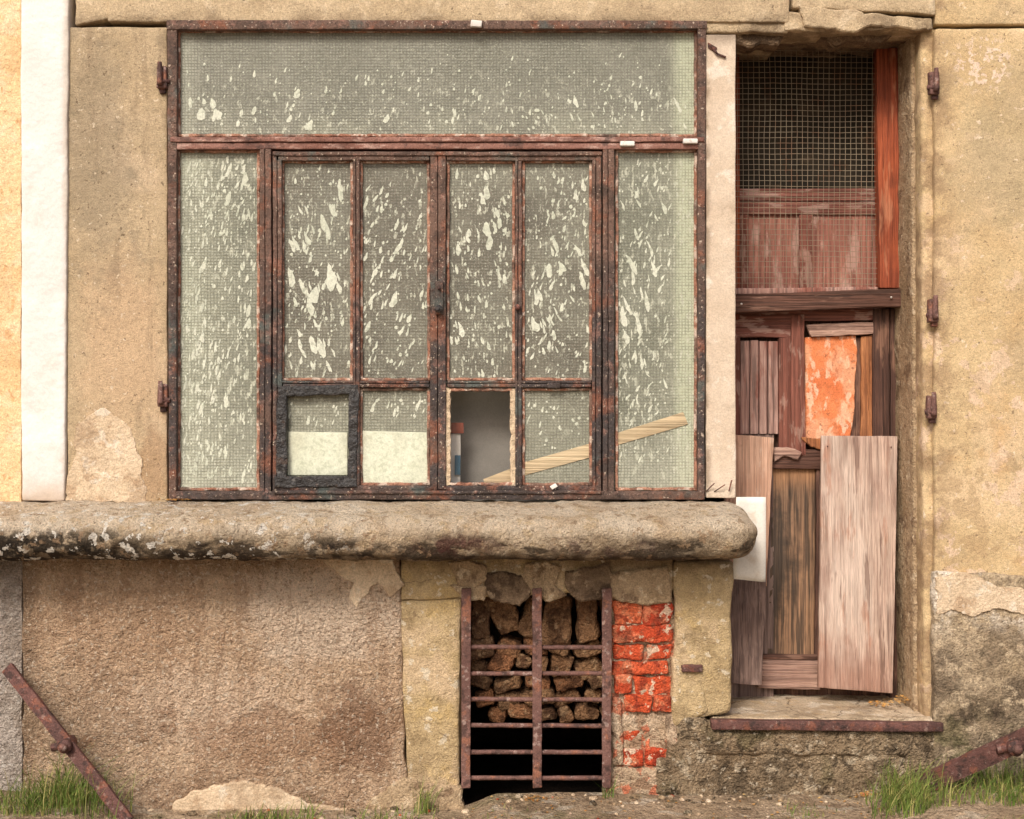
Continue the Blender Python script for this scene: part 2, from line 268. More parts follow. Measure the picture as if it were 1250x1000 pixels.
def blk(mb,c,y,d,m,amp=.0015,nf=9,cell=.025,r=.004,var=None,yb=None,seed=None):
    """displaced, rounded box. c=(x0,y0,x1,y1) or 4 corner px tl,tr,br,bl.  yb = y at the bottom edge"""
    if len(c)==4 and not hasattr(c[0],'__len__'):
        x0,y0,x1,y1=c; c=[(x0,y0),(x1,y0),(x1,y1),(x0,y1)]
    yb=y if yb is None else yb
    tl,tr=W(*c[0],y),W(*c[1],y); br,bl=W(*c[2],yb),W(*c[3],yb)
    LX=((tr-tl).length+(br-bl).length)/2; LZ=((tl-bl).length+(tr-br).length)/2
    r=min(r,LX*.45,LZ*.45,d*.45)
    A,_=axs(LX,r,cell);B,_=axs(d,r,max(cell,.03));Z,_=axs(LZ,r,cell)
    nx,ny,nz=len(A),len(B),len(Z); idx={};vs=[]
    L=Vector((LX,d,LZ)); so=Vector((0,0,0)) if seed is None else Vector((seed*3.3,seed*1.7,seed*5.1))
    def V(i,j,k):
        key=(i,j,k)
        if key in idx: return idx[key]
        p=Vector((A[i],B[j],Z[k]))
        q=Vector([min(max(p[a],r),L[a]-r) for a in range(3)])
        dd=p-q
        if dd.length>1e-9: p=q+dd.normalized()*r
        u=p.x/LX; w=p.z/LZ
        P=(bl*(1-u)+br*u)*(1-w)+(tl*(1-u)+tr*u)*w
        P=P+Vector((0,p.y,0))
        if amp: P=disp(P+so,amp,nf)-so
        idx[key]=len(vs); vs.append(P); return idx[key]
    fs=[]
    for i in range(nx-1):
        for k in range(nz-1):
            fs.append([V(i,0,k),V(i+1,0,k),V(i+1,0,k+1),V(i,0,k+1)])
            fs.append([V(i,ny-1,k),V(i,ny-1,k+1),V(i+1,ny-1,k+1),V(i+1,ny-1,k)])
    for j in range(ny-1):
        for k in range(nz-1):
            fs.append([V(0,j,k),V(0,j,k+1),V(0,j+1,k+1),V(0,j+1,k)])
            fs.append([V(nx-1,j,k),V(nx-1,j+1,k),V(nx-1,j+1,k+1),V(nx-1,j,k+1)])
        for i in range(nx-1):
            fs.append([V(i,j,0),V(i,j+1,0),V(i+1,j+1,0),V(i+1,j,0)])
            fs.append([V(i,j,nz-1),V(i+1,j,nz-1),V(i+1,j+1,nz-1),V(i,j+1,nz-1)])
    mb.add(vs,fs,m,True,var)
def poly(mb,pts,y,d,m,jit=.004,step=.012,var=None,seedo=0,bev=.003):
    P=[W(a,b,y) for a,b in pts]; out=[]
    for i,a in enumerate(P):
        b=P[(i+1)%len(P)]; n=max(1,int((b-a).length/step))
        for k in range(n):
            p=a.lerp(b,k/n); nv=noise.noise_vector(p*22+Vector((seedo,0,0)))*jit+noise.noise_vector(p*70)*jit*.5
            out.append(Vector((p.x+nv.x,y,p.z+nv.z)))
    n=len(out)
    tris=geometry.tessellate_polygon([out])
    outer=[]
    for i,p in enumerate(out):
        t=(out[(i+1)%n]-out[i-1]); nn=Vector((t.z,0,-t.x)); nn=nn.normalized() if nn.length>0 else nn
        outer.append((p,nn))
    area=sum(out[i].x*out[(i+1)%n].z-out[(i+1)%n].x*out[i].z for i in range(n))
    sg=1 if area>0 else -1
    vs=[p for p,_ in outer]+[p+nn*sg*bev+Vector((0,bev,0)) for p,nn in outer]+[p+nn*sg*bev+Vector((0,d,0)) for p,nn in outer]
    fs=[list(t) for t in tris]
    for i in range(n):
        j=(i+1)%n
        fs.append([i,i+n,j+n,j]); fs.append([i+n,i+2*n,j+2*n,j+n])
    mb.add(vs,fs,m,False,var)
def rod(mb,a,b,r,m,seg=10,amp=.001,n=8,caps=True,r2=None):
    a=Vector(a);b=Vector(b);ax=(b-a).normalized(); r2=r if r2 is None else r2
    u=ax.cross(Vector((0,0,1)) if abs(ax.z)<.9 else Vector((1,0,0))).normalized(); w=ax.cross(u)
    vs=[];fs=[]
    for i in range(n+1):
        t=i/n; rr=r+(r2-r)*t
        for k in range(seg):
            th=2*math.pi*k/seg; p=a.lerp(b,t)+(u*math.cos(th)+w*math.sin(th))*rr
            vs.append(disp(p,amp,25))
    for i in range(n):
        for k in range(seg):
            l=(k+1)%seg; fs.append([i*seg+k,i*seg+l,(i+1)*seg+l,(i+1)*seg+k])
    fs.append(list(range(seg))[::-1]); fs.append([n*seg+k for k in range(seg)])
    mb.add(vs,fs,m,True)

# ================================================================ HOUSE
house=empty('old_house')
w=MB()
blk(w,(-1000,-500,26,618),.012,.3,m_peach,amp=.004,nf=5,cell=.03)
blk(w,[(24,-500),(88,-500),(79,612),(26,612)],-.014,.3,m_white,amp=.0035,nf=8,cell=.014,r=.008)
w.build('neighbour_plaster_wall',house)
w=MB()
blk(w,(82,33,204,616),0,.35,m_jamb,amp=.003,nf=8,cell=.013,r=.006)
poly(w,[(80,612),(82,585),(92,560),(90,535),(97,516),(112,503),(128,498),(143,508),(158,522),(165,545),(172,560),(170,580),(177,596),(178,612)],-.0045,.03,m_patch,jit=.012,bev=.002,step=.007)
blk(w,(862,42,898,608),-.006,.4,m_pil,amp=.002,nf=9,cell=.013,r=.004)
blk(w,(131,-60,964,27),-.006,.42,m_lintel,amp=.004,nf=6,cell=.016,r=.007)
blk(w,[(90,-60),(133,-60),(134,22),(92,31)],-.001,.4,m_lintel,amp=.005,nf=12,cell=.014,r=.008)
blk(w,(86,-500,2300,-63),.004,.4,m_rwall,amp=.004,nf=4,cell=.05)
blk(w,[(967,-60),(1142,-60),(1142,18),(967,10)],-.012,.44,m_lintel,amp=.005,nf=9,cell=.014,r=.008)
blk(w,[(955,14),(1139,22),(1139,36),(958,39)],.0,.16,m_lintel,amp=.007,nf=14,cell=.012,r=.008)
blk(w,(860,24,962,40),.006,.4,m_lintel,amp=.005,nf=12,cell=.012,r=.008)
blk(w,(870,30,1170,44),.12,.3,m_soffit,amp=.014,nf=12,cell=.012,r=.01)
blk(w,(1141,-60,2300,30),-.003,.4,m_rwall,amp=.003,nf=7,cell=.02,r=.008)
blk(w,(1141,34,2300,722),.0,.4,m_rwall,amp=.004,nf=7,cell=.014,r=.014)
poly(w,[(975,8),(1040,14),(1100,22),(1128,26),(1132,34),(1060,30),(1045,40),(1020,34),(985,30)],-.018,.04,m_lintel,jit=.009,bev=.005)
poly(w,[(890,38),(930,34),(955,42),(948,52),(930,49),(912,55),(894,50)],.04,.1,m_soffit,jit=.009,bev=.008)
poly(w,[(1000,38),(1050,36),(1090,42),(1075,50),(1040,47),(1020,53)],.07,.1,m_soffit,jit=.009,bev=.008)
# right jamb with rebates
blk(w,[(1124,36),(1146,34),(1146,884),(1128,884)],.03,.10,m_rwall,amp=.005,nf=12,cell=.011,r=.015)
blk(w,[(1112,30),(1175,30),(1175,890),(1116,890)],.11,.35,m_patchd,amp=.004,nf=9,cell=.015,r=.01)
# plinth, right
blk(w,[(1139,698),(2300,735),(2300,1010),(1141,1010)],-.012,.4,m_rlow,amp=.008,nf=10,cell=.011,r=.014)
poly(w,[(1144,705),(1170,700),(1200,706),(1215,716),(1250,720),(1290,740),(1250,748),(1212,742),(1190,752),(1160,742),(1146,750)],-.0185,.02,m_patch,jit=.014,bev=.002,step=.007)
w.build('stone_wall_upper',house)
w=MB()
blk(w,(-1000,680,27,1010),.02,.3,m_grey,amp=.004,nf=16,cell=.012)
blk(w,[(26,676),(488,676),(497,1010),(28,1010)],-.002,.3,m_stucco,amp=.008,nf=11,cell=.0075,r=.012)
w.build('roughcast_wall_lower',house)
w=MB()
poly(w,[(395,683),(478,683),(492,715),(478,728),(462,712),(448,722),(436,742),(425,728),(432,712),(412,700)],-.0095,.03,m_patch,jit=.012,bev=.002,step=.007)
poly(w,[(190,1020),(215,980),(255,962),(300,955),(345,968),(378,985),(420,990),(430,1020)],-.012,.05,m_patch,jit=.012,bev=.006,step=.008)
poly(w,[(430,1020),(455,978),(492,952),(520,958),(560,962),(572,1020)],-.014,.05,m_patchd,jit=.010,bev=.006,step=.008)
blk(w,[(489,676),(745,676),(745,722),(489,734)],.002,.28,m_green,amp=.005,nf=9,cell=.012,r=.01)
blk(w,[(744,676),(822,676),(822,722),(744,722)],.004,.28,m_green,amp=.005,nf=9,cell=.013,r=.01)
blk(w,[(486,734),(563,731),(560,970),(500,1010)],-.001,.30,m_green,amp=.006,nf=8,cell=.011,r=.014)
blk(w,[(822,684),(896,684),(892,872),(826,880)],-.004,.34,m_green,amp=.007,nf=8,cell=.011,r=.018)
blk(w,[(820,800),(858,806),(866,872),(820,892)],-.010,.2,m_green,amp=.009,nf=10,cell=.012,r=.02)
for pts in ([(550,688),(572,684),(592,692),(594,706),(580,716),(560,712)],[(642,690),(668,686),(684,694),(676,716),(690,728),(668,734),(650,724),(640,708)],
            [(596,700),(640,704),(650,722),(634,738),(606,734),(592,718)],[(690,700),(742,690),(752,712),(738,730),(712,734),(694,722)],
            [(745,700),(815,694),(818,735),(790,738),(762,734),(748,728)],[(550,716),(592,718),(590,732),(566,730)]):
    poly(w,pts,-.010+random.uniform(-.005,.003),.09,random.choice([m_patchd,m_soffit,m_patchd]),jit=.008,bev=.006)
blk(w,(832,812,858,821),-.024,.03,m_irond,amp=.003,nf=25,cell=.008)
w.build('sandstone_blocks',house)
# bricks
w=MB()
blk(w,(746,728,824,945),.026,.25,m_mortar,amp=.007,nf=16,cell=.009,r=.008)
B=[(735,763,[(747,785),(786,822)]),(764,785,[(747,821)]),(786,806,[(748,787),(789,822)]),(807,824,[(747,815)]),(825,848,[(749,772),(773,820)]),(849,870,[(762,797),(798,822)]),(872,891,[(749,786),(789,808)]),(892,913,[(756,796)]),(914,936,[(750,786),(787,818)])]
for row,(y0,y1,segs) in enumerate(B):
    for a,b in segs:
        y=.010+random.uniform(-.008,.012)+(.006 if row>5 else 0)
        blk(w,[(a+random.uniform(-1,1),y0+random.uniform(-1.5,1.5)),(b,y0+random.uniform(-1,2)),(b+random.uniform(-3,1),y1+random.uniform(-1,1)),(a+random.uniform(-1,3),y1+random.uniform(-1,1))],y,.1,m_brick if row!=6 else m_mortar,amp=.009,nf=20,cell=.008,r=.008,seed=row+a)
blk(w,[(746,850),(760,852),(762,935),(747,936)],.006,.1,m_mortar,amp=.008,nf=18,cell=.01,r=.012)
blk(w,[(812,872),(832,868),(834,940),(816,940)],.002,.1,m_mortar,amp=.010,nf=16,cell=.01,r=.014)
w.build('brick_infill',house)
# base and threshold
w=MB()
blk(w,[(822,880),(1150,890),(1152,1010),(800,1010)],-.002,.3,m_base,amp=.014,nf=7,cell=.010,r=.02)
blk(w,[(862,893),(1120,893),(1110,925),(850,922)],-.014,.3,m_base,amp=.012,nf=9,cell=.010,r=.02)
for (a,b,c_,d_) in [(826,874,866,905),(800,925,840,972)]:
    blk(w,[(a,b),(c_,b+3),(c_-3,d_),(a,d_)],-.010,.12,m_base,amp=.01,nf=12,cell=.012,r=.022,seed=a)
blk(w,(742,938,826,1010),.006,.3,m_mortar,amp=.008,nf=12,cell=.012,r=.015)
w.build('concrete_footing',house)
w=MB()
blk(w,[(868,876),(1150,877),(1150,899),(868,899)],.005,.5,m_step,amp=.007,nf=8,cell=.011,r=.012)
w.build('door_threshold',house)
w=MB()
blk(w,[(868,879),(1152,883),(1152,894),(869,891)],-.035,.035,m_irond,amp=.002,nf=14,cell=.02,r=.004)
w.build('threshold_iron_edge',house)

# sill
w=MB()
xe=W(913,0).x; xs=W(-420,0).x; L=xe-xs; r=.077; zc=.974; yc=-.2
prof=[]
zt=1.090
prof+= [(.03,zt),(-.0,zt-.002),(-.03,zt-.004),(-.055,zt-.008),(-.08,zt-.012),(-.105,zt-.017),(-.13,zt-.022),(-.17,zt-.032)]
for i in range(0,21):
    a=math.radians(75-i*(165/20.)); prof.append((yc-r*math.cos(a),zc+r*math.sin(a)))
prof+=[(yc+.05,zc-r),(yc+.12,zc-r+.004),(.03,zc-r+.006)]
xsn=[]; n=int((L-.085)/.008)
for i in range(n+1): xsn.append((xs+(L-.085)*i/n,1.0))
for i in range(1,9):
    t=i/8; xsn.append((xs+L-.085+.085*math.sin(t*math.pi/2),math.cos(t*math.pi/2)))
vs=[];fs=[];np_=len(prof)
for (x,k) in xsn:
    for (y,z) in prof:
        yy=.03+(y-.03)*(.72+.28*k); zz=zc+.02+(z-zc-.02)*max(k,.05)
        p=disp(Vector((x,yy,zz)),.008,6); p=disp(p,.0045,30)
        pit=max(0,noise.noise(p*17+Vector((7,0,0)))-.25)
        p+=Vector((0,.03,0))*pit*(1 if y<-.17 else 0); vs.append(p)
for i in range(len(xsn)-1):
    for j in range(np_-1):
        fs.append([i*np_+j,i*np_+j+1,(i+1)*np_+j+1,(i+1)*np_+j])
e=(len(xsn)-1)*np_; fs.append([e+j for j in range(np_)])
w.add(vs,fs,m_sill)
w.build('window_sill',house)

# unseen shell added to block light from behind, and cellar
w=MB()
blk(w,(-1000,-500,2300,610),1.6,.1,m_blackv,amp=0,cell=1)
blk(w,(-1000,-520,2300,-500),.0,1.7,m_blackv,amp=0,cell=1)
blk(w,(-1010,-520,-1000,1000),.0,1.7,m_blackv,amp=0,cell=1)
blk(w,(2300,-520,2310,1000),.0,1.7,m_blackv,amp=0,cell=1)
blk(w,(-1000,640,900,655),.06,1.6,m_blackv,amp=0,cell=1)
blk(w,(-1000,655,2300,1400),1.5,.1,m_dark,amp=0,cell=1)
blk(w,(881,30,889,900),.42,1.1,m_blackv,amp=0,cell=1)
w.build('light_block_shell',house)
w=MB()
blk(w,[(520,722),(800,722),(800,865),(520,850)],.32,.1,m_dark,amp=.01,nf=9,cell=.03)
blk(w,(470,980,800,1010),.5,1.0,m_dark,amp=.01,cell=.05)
random.seed(21)
def stone(x,y,sx,sy,yd):
    a=random.uniform(-.35,.35); q=[]
    for ux,uy in((-1,-1),(1,-1),(1,1),(-1,1)):
        px=ux*sx*random.uniform(.7,1.1); py=uy*sy*random.uniform(.75,1.1)
        q.append((x+px*math.cos(a)-py*math.sin(a),y+px*math.sin(a)+py*math.cos(a)))
    blk(w,q,yd+random.uniform(-.02,.02),.13,m_rubble,amp=.012,nf=18,cell=.010,r=.014,seed=x+y)
x=572
while x<752:
    s_=random.uniform(12,19); stone(x+s_,754+random.uniform(-6,5),s_*.95,random.uniform(26,34),.15); x+=2*s_+1
yrow=790
for rr,(lo,hi) in enumerate([(570,755),(574,752),(570,750),(580,748),(596,746)]):
    x=lo; h=random.uniform(9,12)
    while x<hi:
        s_=random.uniform(9,20); stone(x+s_,yrow+random.uniform(-4,4),s_,h*random.uniform(.85,1.2),.18+.015*rr); x+=2*s_+1
    yrow+=2*h
w.build('cellar_rubble_wall',house)
w=MB()
for px,dx in ((569,0),(655.5,1),(741,0)):
    blk(w,[(px-6,719),(px+6,718),(px+5+dx,962),(px-6+dx,963)],-.034,.014,m_iron,amp=.002,nf=12,cell=.02,r=.003)
for py in (790,822,854,886,918,950):
    rod(w,W(566,py+random.uniform(-1,1),-.012),W(744,py+random.uniform(-1,1),-.012),.0085,m_iron,amp=.0018,n=20)
w.build('cellar_window_grate',house)

# ================================================================ WINDOW
win=empty('window',house)
w=MB()
def fr(c,y=-.014,d=.06,m=None,**k): blk(w,c,y,d,m or m_frame,amp=k.get('amp',.0018),nf=12,cell=.016,r=k.get('r',.003))
fr([(204,25),(216,25),(215,612),(206,612)],d=.09)
fr([(852,25),(862,25),(860,610),(852,610)],d=.09)
fr([(203,24),(863,25),(863,35),(203,36)],y=-.018,d=.09)
fr((207,600,860,610),y=-.012,d=.09)
fr((207,167,860,173),y=-.020,m=m_trans); fr((214,174,853,182),y=-.012,m=m_trans)
fr((317,182,323,608),y=-.012); fr((323.7,182,331,608),y=-.010)
fr((736,182,742,606),y=-.012); fr((742.7,182,750,606),y=-.010)
w.build('outer_frame',win)
w=MB()
fr((333,185,735,190),y=-.012); 
for c in [(333,190,338,600),(338.7,195,344,598),(431,192,434,594),(434.7,196,439,594),(525,190,534,598),(534.7,190,544,598),(629,192,632,594),(632.7,196,637,594),(723,195,727,598),(727.7,190,734,600)]:
    fr(c,y=random.uniform(-.008,-.005),d=.045)
for c in [(340,190,524,196),(545,190,728,196),(344,465,524,468),(345,468.7,524,473),(546,465,722,468),(546,468.7,722,473),(338,593,526,599),(544,593,730,599)]:
    fr(c,y=random.uniform(-.006,-.003),d=.045)
fr((334,599,734,603),y=-.02,d=.03)
blk(w,(531,343,541,384),-.022,.014,m_frame,amp=.001,r=.005,cell=.01)
rod(w,W(535.5,377,-.02),W(535.5,377,-.045),.014,m_tape); rod(w,W(632,375,-.008),W(632,375,-.026),.011,m_irond)
rod(w,W(536,352,-.02),W(536,352,-.034),.006,m_irond)
blk(w,(668,467,684,474),-.016,.02,m_frame,r=.005,amp=.001)
w.build('casement_frame',win)
panes=[('t',217,37,850,166),('s',217,184,316,598),('s',752,184,850,598),
 ('c',344,197,430,464),('c',440,197,524,464),('c',546,197,628,464),('c',638,197,722,464),
 ('c',344,475,430,592),('c',440,475,524,592),('x',546,475,628,592),('c',638,475,722,592)]
w=MB(); gm={'t':g_top,'s':g_side,'c':g_case,'x':g_clear}
bd=MB()
for (k,a,b,c_,d_) in panes:
    y=.024; P=[W(a-4,d_+4,y),W(c_+4,d_+4,y),W(c_+4,b-4,y),W(a-4,b-4,y)]
    w.add(P,[[0,1,2,3]],gm[k],False)
    t=2.6
    if k!='x':
        for q in [(a-1,b-1,a+t,d_+1),(c_-t,b-1,c_+1,d_+1),(a+t,b-1,c_-t,b+t-.5),(a+t,d_-t,c_-t,d_+1)]:
            blk(bd,q,.012,.016,m_bead,amp=.0028,nf=30,cell=.008,r=.003)
    else:
        for q in [(a-2,b-1,a+4,d_+1),(c_-5,b-1,c_+2,d_+1),(a+t,b-1,c_-t,b+t),(a+t,d_-t,c_-t,d_+1)]:
            blk(bd,q,.004,.024,m_patch if q[1]<500 and q[3]>580 else m_bead,amp=.0045,nf=45,cell=.006,r=.003)
w.build('window_panes',win); bd.build('putty_beads',win)
# splatter
random.seed(15)
w=MB()
def splat(px,py,Lp,Wp,ang,y=.0228):
    n=20; c=W(px,py,y); L_=Lp*S/2; W_=Wp*S/2; pts=[]
    so=random.random()*50; rg=.45 if Lp>6 else .25; tp=random.uniform(.15,.6)
    bend=random.uniform(-.25,.25)
    for i in range(n):
        t=2*math.pi*i/n; u=math.cos(t); v=math.sin(t)
        k=1+rg*noise.noise(Vector((so+1.6*u,1.6*v,0)))+rg*.9*noise.noise(Vector((so+4*u,4*v,4)))
        wd=W_*(1-tp*u)*k
        x=v*wd+bend*L_*(u*u-.4)*.6; z=L_*u*(1+.25*noise.noise(Vector((so,v*3,2))))
        pts.append(Vector((c.x+x*math.cos(ang)-z*math.sin(ang),y,c.z+x*math.sin(ang)+z*math.cos(ang))))
    w.add([c-Vector((0,.0007,0))]+pts,[[0,1+i,1+(i+1)%n] for i in range(n)][::-1],m_splat,True)
def fill(a,b,c_,d_,n,l0,l1,wy=0.5,ang=-.3,bias=0):
    cs=[(random.uniform(a,c_),random.uniform(b,d_),random.uniform(10,32),random.uniform(-.25,.25)) for _ in range(max(2,n//10))]
    k=0;tr=0
    while k<n and tr<n*6:
        tr+=1; da=random.uniform(-.2,.2)
        if random.random()<.5:
            cx,cy,cr,da=random.choice(cs); px=random.gauss(cx,cr*.8); py=random.gauss(cy,cr*1.7)
        else:
            px=random.uniform(a,c_); py=random.uniform(b,d_)
        if bias: py=d_-(d_-py)*(1-bias*random.random())
        l=l0+(l1-l0)*random.random()**2.6
        if not(a+4<px<c_-4 and b+l/2+3<py<d_-l/2-3): continue
        asp=random.uniform(.5,.95) if l<5 else random.uniform(.18,.42)
        splat(px,py,l,max(1.6,l*asp*wy*1.6),ang+da+random.uniform(-.15,.15)); k+=1
fill(222,60,820,163,170,2,9,.6,-.2,.4); fill(222,100,560,163,18,6,15,.9,-.3); 
fill(620,110,845,163,36,4,16,.5,.3,.3); fill(225,115,270,150,8,6,15,1.2,.2)
fill(217,186,316,596,380,2.2,12,.5,-.15); fill(225,190,312,340,38,6,22,.65,-.2); fill(228,350,310,590,34,5,18,.55,-.15)
fill(217,360,275,596,150,2.5,12,.5,-.1)
fill(752,190,822,570,210,2.2,12,.5,-.35); fill(756,220,820,500,34,9,30,.45,.3)
fill(344,197,430,464,150,2.5,12,.55,-.2); fill(350,205,428,460,36,11,34,.6,.32); fill(360,340,420,380,2,20,30,1.0,-.3)
fill(440,205,524,464,120,2.5,12,.6,-.3); fill(440,230,524,450,26,8,24,.65,-.45)
fill(546,200,628,464,130,2.5,13,.6,.05); fill(548,200,628,440,34,8,22,.75,.1)
fill(638,197,722,464,140,2.5,12,.6,-.3); fill(640,200,722,440,32,9,28,.65,.3)
fill(344,480,430,525,18,2.5,13,.5); fill(440,480,524,520,24,3,14,.6); fill(638,480,722,560,34,2.5,10,.6)
w.build('paint_splatter',win)
w=MB()
m_card=make('card_sheet',(C(228,232,212),C(218,222,200)),[(C(192,198,174),.55,[('n',60,.5,.62)]),(C(200,198,176),.5,[('n',5,.5,.62)])],bumps=None,grain=.12)
blk(w,[(352,527),(424,528),(424,580),(351,580)],.0195,.003,m_card,amp=0,r=.0008)
blk(w,[(441,526),(522,528),(522,590),(440,590)],.0195,.003,m_card,amp=0,r=.0008)
w.build('paper_behind_pane',win)
w=MB()
blk(w,[(638,565),(722,541),(722,558),(638,581)],.0205,.002,w_inplank,amp=.0004,r=.001)
blk(w,[(752,529),(834,503),(840,518),(752,544)],.0205,.002,w_inplank,amp=.0004,r=.001)
blk(w,[(590,585),(626,571),(626,588),(592,591)],.036,.01,w_inplank,amp=.001,r=.001)
w.build('wooden_batten',win)
w=MB()
blk(w,(470,440,700,640),.2,.01,m_backing,amp=.0,r=.001,cell=.1)  # grey boards, no curtain, stand in for the room behind the panes
blk(w,(542,530,562,600),.10,.004,m_paper,amp=.002,r=.001); blk(w,(545,516,566,529),.09,.005,m_redc,amp=.002,r=.001); blk(w,(555,556,562,580),.09,.005,m_blue,amp=.001,r=.001)
blk(w,(190,20,870,440),.3,.02,m_backing,amp=0,r=.001,cell=.2)
w.build('interior_backing',win)
w=MB()
for q in [[(339,472),(437,469),(437,481),(339,484)],[(338,482),(350,482),(350,588),(337,588)],[(426,478),(438,478),(435,592),(424,592)],[(335,582),(434,581),(436,594),(335,595)]]:
    blk(w,q,-.012,.026,m_tape,amp=.0045,nf=30,cell=.008,r=.003)
w.build('black_tape',win)
w=MB()
blk(w,[(575,24),(589,25),(588,33),(574,32)],-.034,.02,m_clip,amp=.002,nf=30,cell=.01,r=.004)
blk(w,(757,172,775,178),-.03,.02,m_clip,amp=.001,cell=.01,r=.004); blk(w,(834,169,852,175),-.03,.02,m_clip,amp=.001,cell=.01,r=.004)
blk(w,[(671,594),(678,590),(681,594),(674,598)],-.03,.01,m_clip,amp=.001,cell=.01,r=.002)
w.build('white_clips',win)
def pintle(px,py,sgn,nm):
    w=MB()
    blk(w,(px-6,py-16,px+6,py+12),-.028,.03,m_iron,amp=.003,nf=22,cell=.01,r=.006)
    rod(w,W(px-2*sgn,py-20,-.035),W(px-2*sgn,py+8,-.035),.008,m_iron,amp=.002,r2=.011)
    rod(w,W(px+9*sgn,py+4,-.012),W(px-3*sgn,py+4,-.032),.010,m_irond,amp=.003)
    blk(w,(px-3,py+10,px+5,py+18),-.014,.02,m_irond,amp=.003,nf=25,cell=.01,r=.005)
    w.build(nm,house)
pintle(197,96,1,'shutter_hinge'); pintle(198,485,1,'shutter_hinge.001')
pintle(1141,103,-1,'shutter_hinge.002'); pintle(1140,381,-1,'shutter_hinge.003'); pintle(1138,499,-1,'shutter_hinge.004')
w=MB()
rod(w,W(866,55,-.01),W(876,66,-.016),.004,m_irond,n=4); rod(w,W(876,66,-.016),W(886,70,-.012),.004,m_irond,n=4); 
blk(w,[(864,51),(876,58),(873,64),(864,58)],-.012,.008,m_irond,amp=.002,cell=.01)
rod(w,W(872,600,-.01),W(885,592,-.03),.0022,m_irond,n=4);rod(w,W(862,600,-.01),W(872,590,-.03),.0022,m_irond,n=4);rod(w,W(890,600,-.02),W(893,586,-.03),.0025,m_irond,n=4)
w.build('iron_hook',house)

# ================================================================ DOOR
door=empty('door',house)
yd=.33
w=MB()
blk(w,(880,60,1105,240),yd+.12,.03,m_blackv,amp=.002,cell=.1)
blk(w,(880,236,1105,860),yd+.07,.03,w_brown,amp=.002,cell=.05)
blk(w,(884,60,903,390),yd-.012,.05,w_orange,amp=.002,cell=.03)
blk(w,(900,246,1072,262),yd+.02,.03,w_redh,amp=.002); blk(w,(900,230,1072,245),yd+.03,.03,w_redh,amp=.002)
blk(w,(903,262,985,358),yd+.036,.02,w_mpanel,amp=.002); blk(w,(986,262,1072,358),yd+.032,.02,w_mpanel,amp=.002)
blk(w,(903,262,914,358),yd+.02,.03,w_red,amp=.002); blk(w,(976,262,992,358),yd+.02,.03,w_red,amp=.002)
blk(w,[(885,378),(1066,377),(1066,391),(885,393)],yd+.008,.03,w_redh,amp=.002)
blk(w,(885,392,970,412),yd+.014,.03,w_redh,amp=.003,nf=20)
blk(w,[(984,396),(1068,393),(1068,408),(990,411)],yd+.004,.03,w_brail,amp=.004,nf=20,cell=.012)
blk(w,[(966,384),(982,384),(984,556),(965,560)],yd+.002,.04,w_red,amp=.003)
blk(w,(885,410,904,532),yd+.012,.03,w_red,amp=.002)
for a,b in ((904,915),(916,926),(927,937),(938,950)):
    blk(w,(a,414+random.uniform(0,3),b,530),yd+.022,.02,w_panel,amp=.0015,r=.003)
blk(w,(951,412,966,548),yd+.012,.03,w_red,amp=.002)
poly(w,[(983,413),(1044,410),(1046,430),(1043,470),(1042,500),(1036,538),(983,540)],yd+.024,.01,w_opanel,jit=.004)
blk(w,[(1042,412),(1052,412),(1050,534),(1036,534)],yd+.034,.02,w_brown,amp=.003)
blk(w,[(1051,410),(1066,409),(1066,534),(1051,534)],yd+.02,.02,w_ochre,amp=.004,cell=.012,nf=14)
blk(w,(1066,377,1086,545),yd+.0,.04,w_brown,amp=.002); blk(w,(1087,377,1108,860),yd+.012,.05,w_brown,amp=.002)
blk(w,[(942,548),(1003,550),(1003,573),(942,572)],yd+.006,.04,w_brownh,amp=.003)
poly(w,[(944,546),(970,548),(978,552),(974,560),(958,556),(946,562)],yd-.01,.02,w_brail,jit=.006)
poly(w,[(978,534),(1003,536),(1003,548),(990,545)],yd-.004,.02,w_ochre,jit=.006)
blk(w,[(942,572),(996,572),(994,806),(936,806)],yd+.03,.03,w_low,amp=.003)
blk(w,[(997,572),(1004,572),(1002,806),(995,806)],yd+.02,.03,w_brown,amp=.003)
blk(w,[(925,804),(1002,806),(1002,842),(925,840)],yd+.0,.04,w_brail,amp=.004,cell=.014)
blk(w,(928,800,1002,806),yd-.004,.03,w_brownh,amp=.003)
blk(w,(884,530,945,860),yd+.03,.03,w_dgrey,amp=.002)
w.build('door_leaf',door)
w=MB()
blk(w,[(1070,57),(1096,58),(1100,352),(1074,352)],yd-.05,.06,w_orange,amp=.002,nf=8,cell=.03)
blk(w,[(1096,58),(1104,58),(1108,352),(1101,352)],yd-.02,.06,w_brown,amp=.002,nf=8,cell=.03)
blk(w,[(884,360),(1100,352),(1100,374),(884,383)],yd-.07,.05,w_brownh,amp=.003,nf=9,cell=.02)
blk(w,[(884,352),(1072,350),(1072,356),(884,360)],yd-.05,.04,w_panel,amp=.002)
rod(w,W(1088,363,yd-.072),W(1088,363,yd-.08),.004,m_clip,n=1); rod(w,W(905,371,yd-.072),W(905,371,yd-.08),.004,m_clip,n=1)
w.build('upper_door_frame',door)
w=MB(); ym=yd-.018
def wire(a,b,hor):
    n=26; r_=.0011; vs=[];fs=[]
    for i in range(n+1):
        p=a.lerp(b,i/n); q=noise.noise_vector(p*5+Vector((0,4,0)))*.004+noise.noise_vector(p*31)*.0012; p=p+q
        for dx,dy in ((-1,0),(0,-1),(1,0),(0,1)):
            vs.append(p+(Vector((0,dy*r_,dx*r_)) if hor else Vector((dx*r_,dy*r_,0))))
    for i in range(n):
        for k in range(4): l=(k+1)%4; fs.append([i*4+k,i*4+l,(i+1)*4+l,(i+1)*4+k])
    w.add(vs,fs,m_wire)
px=900
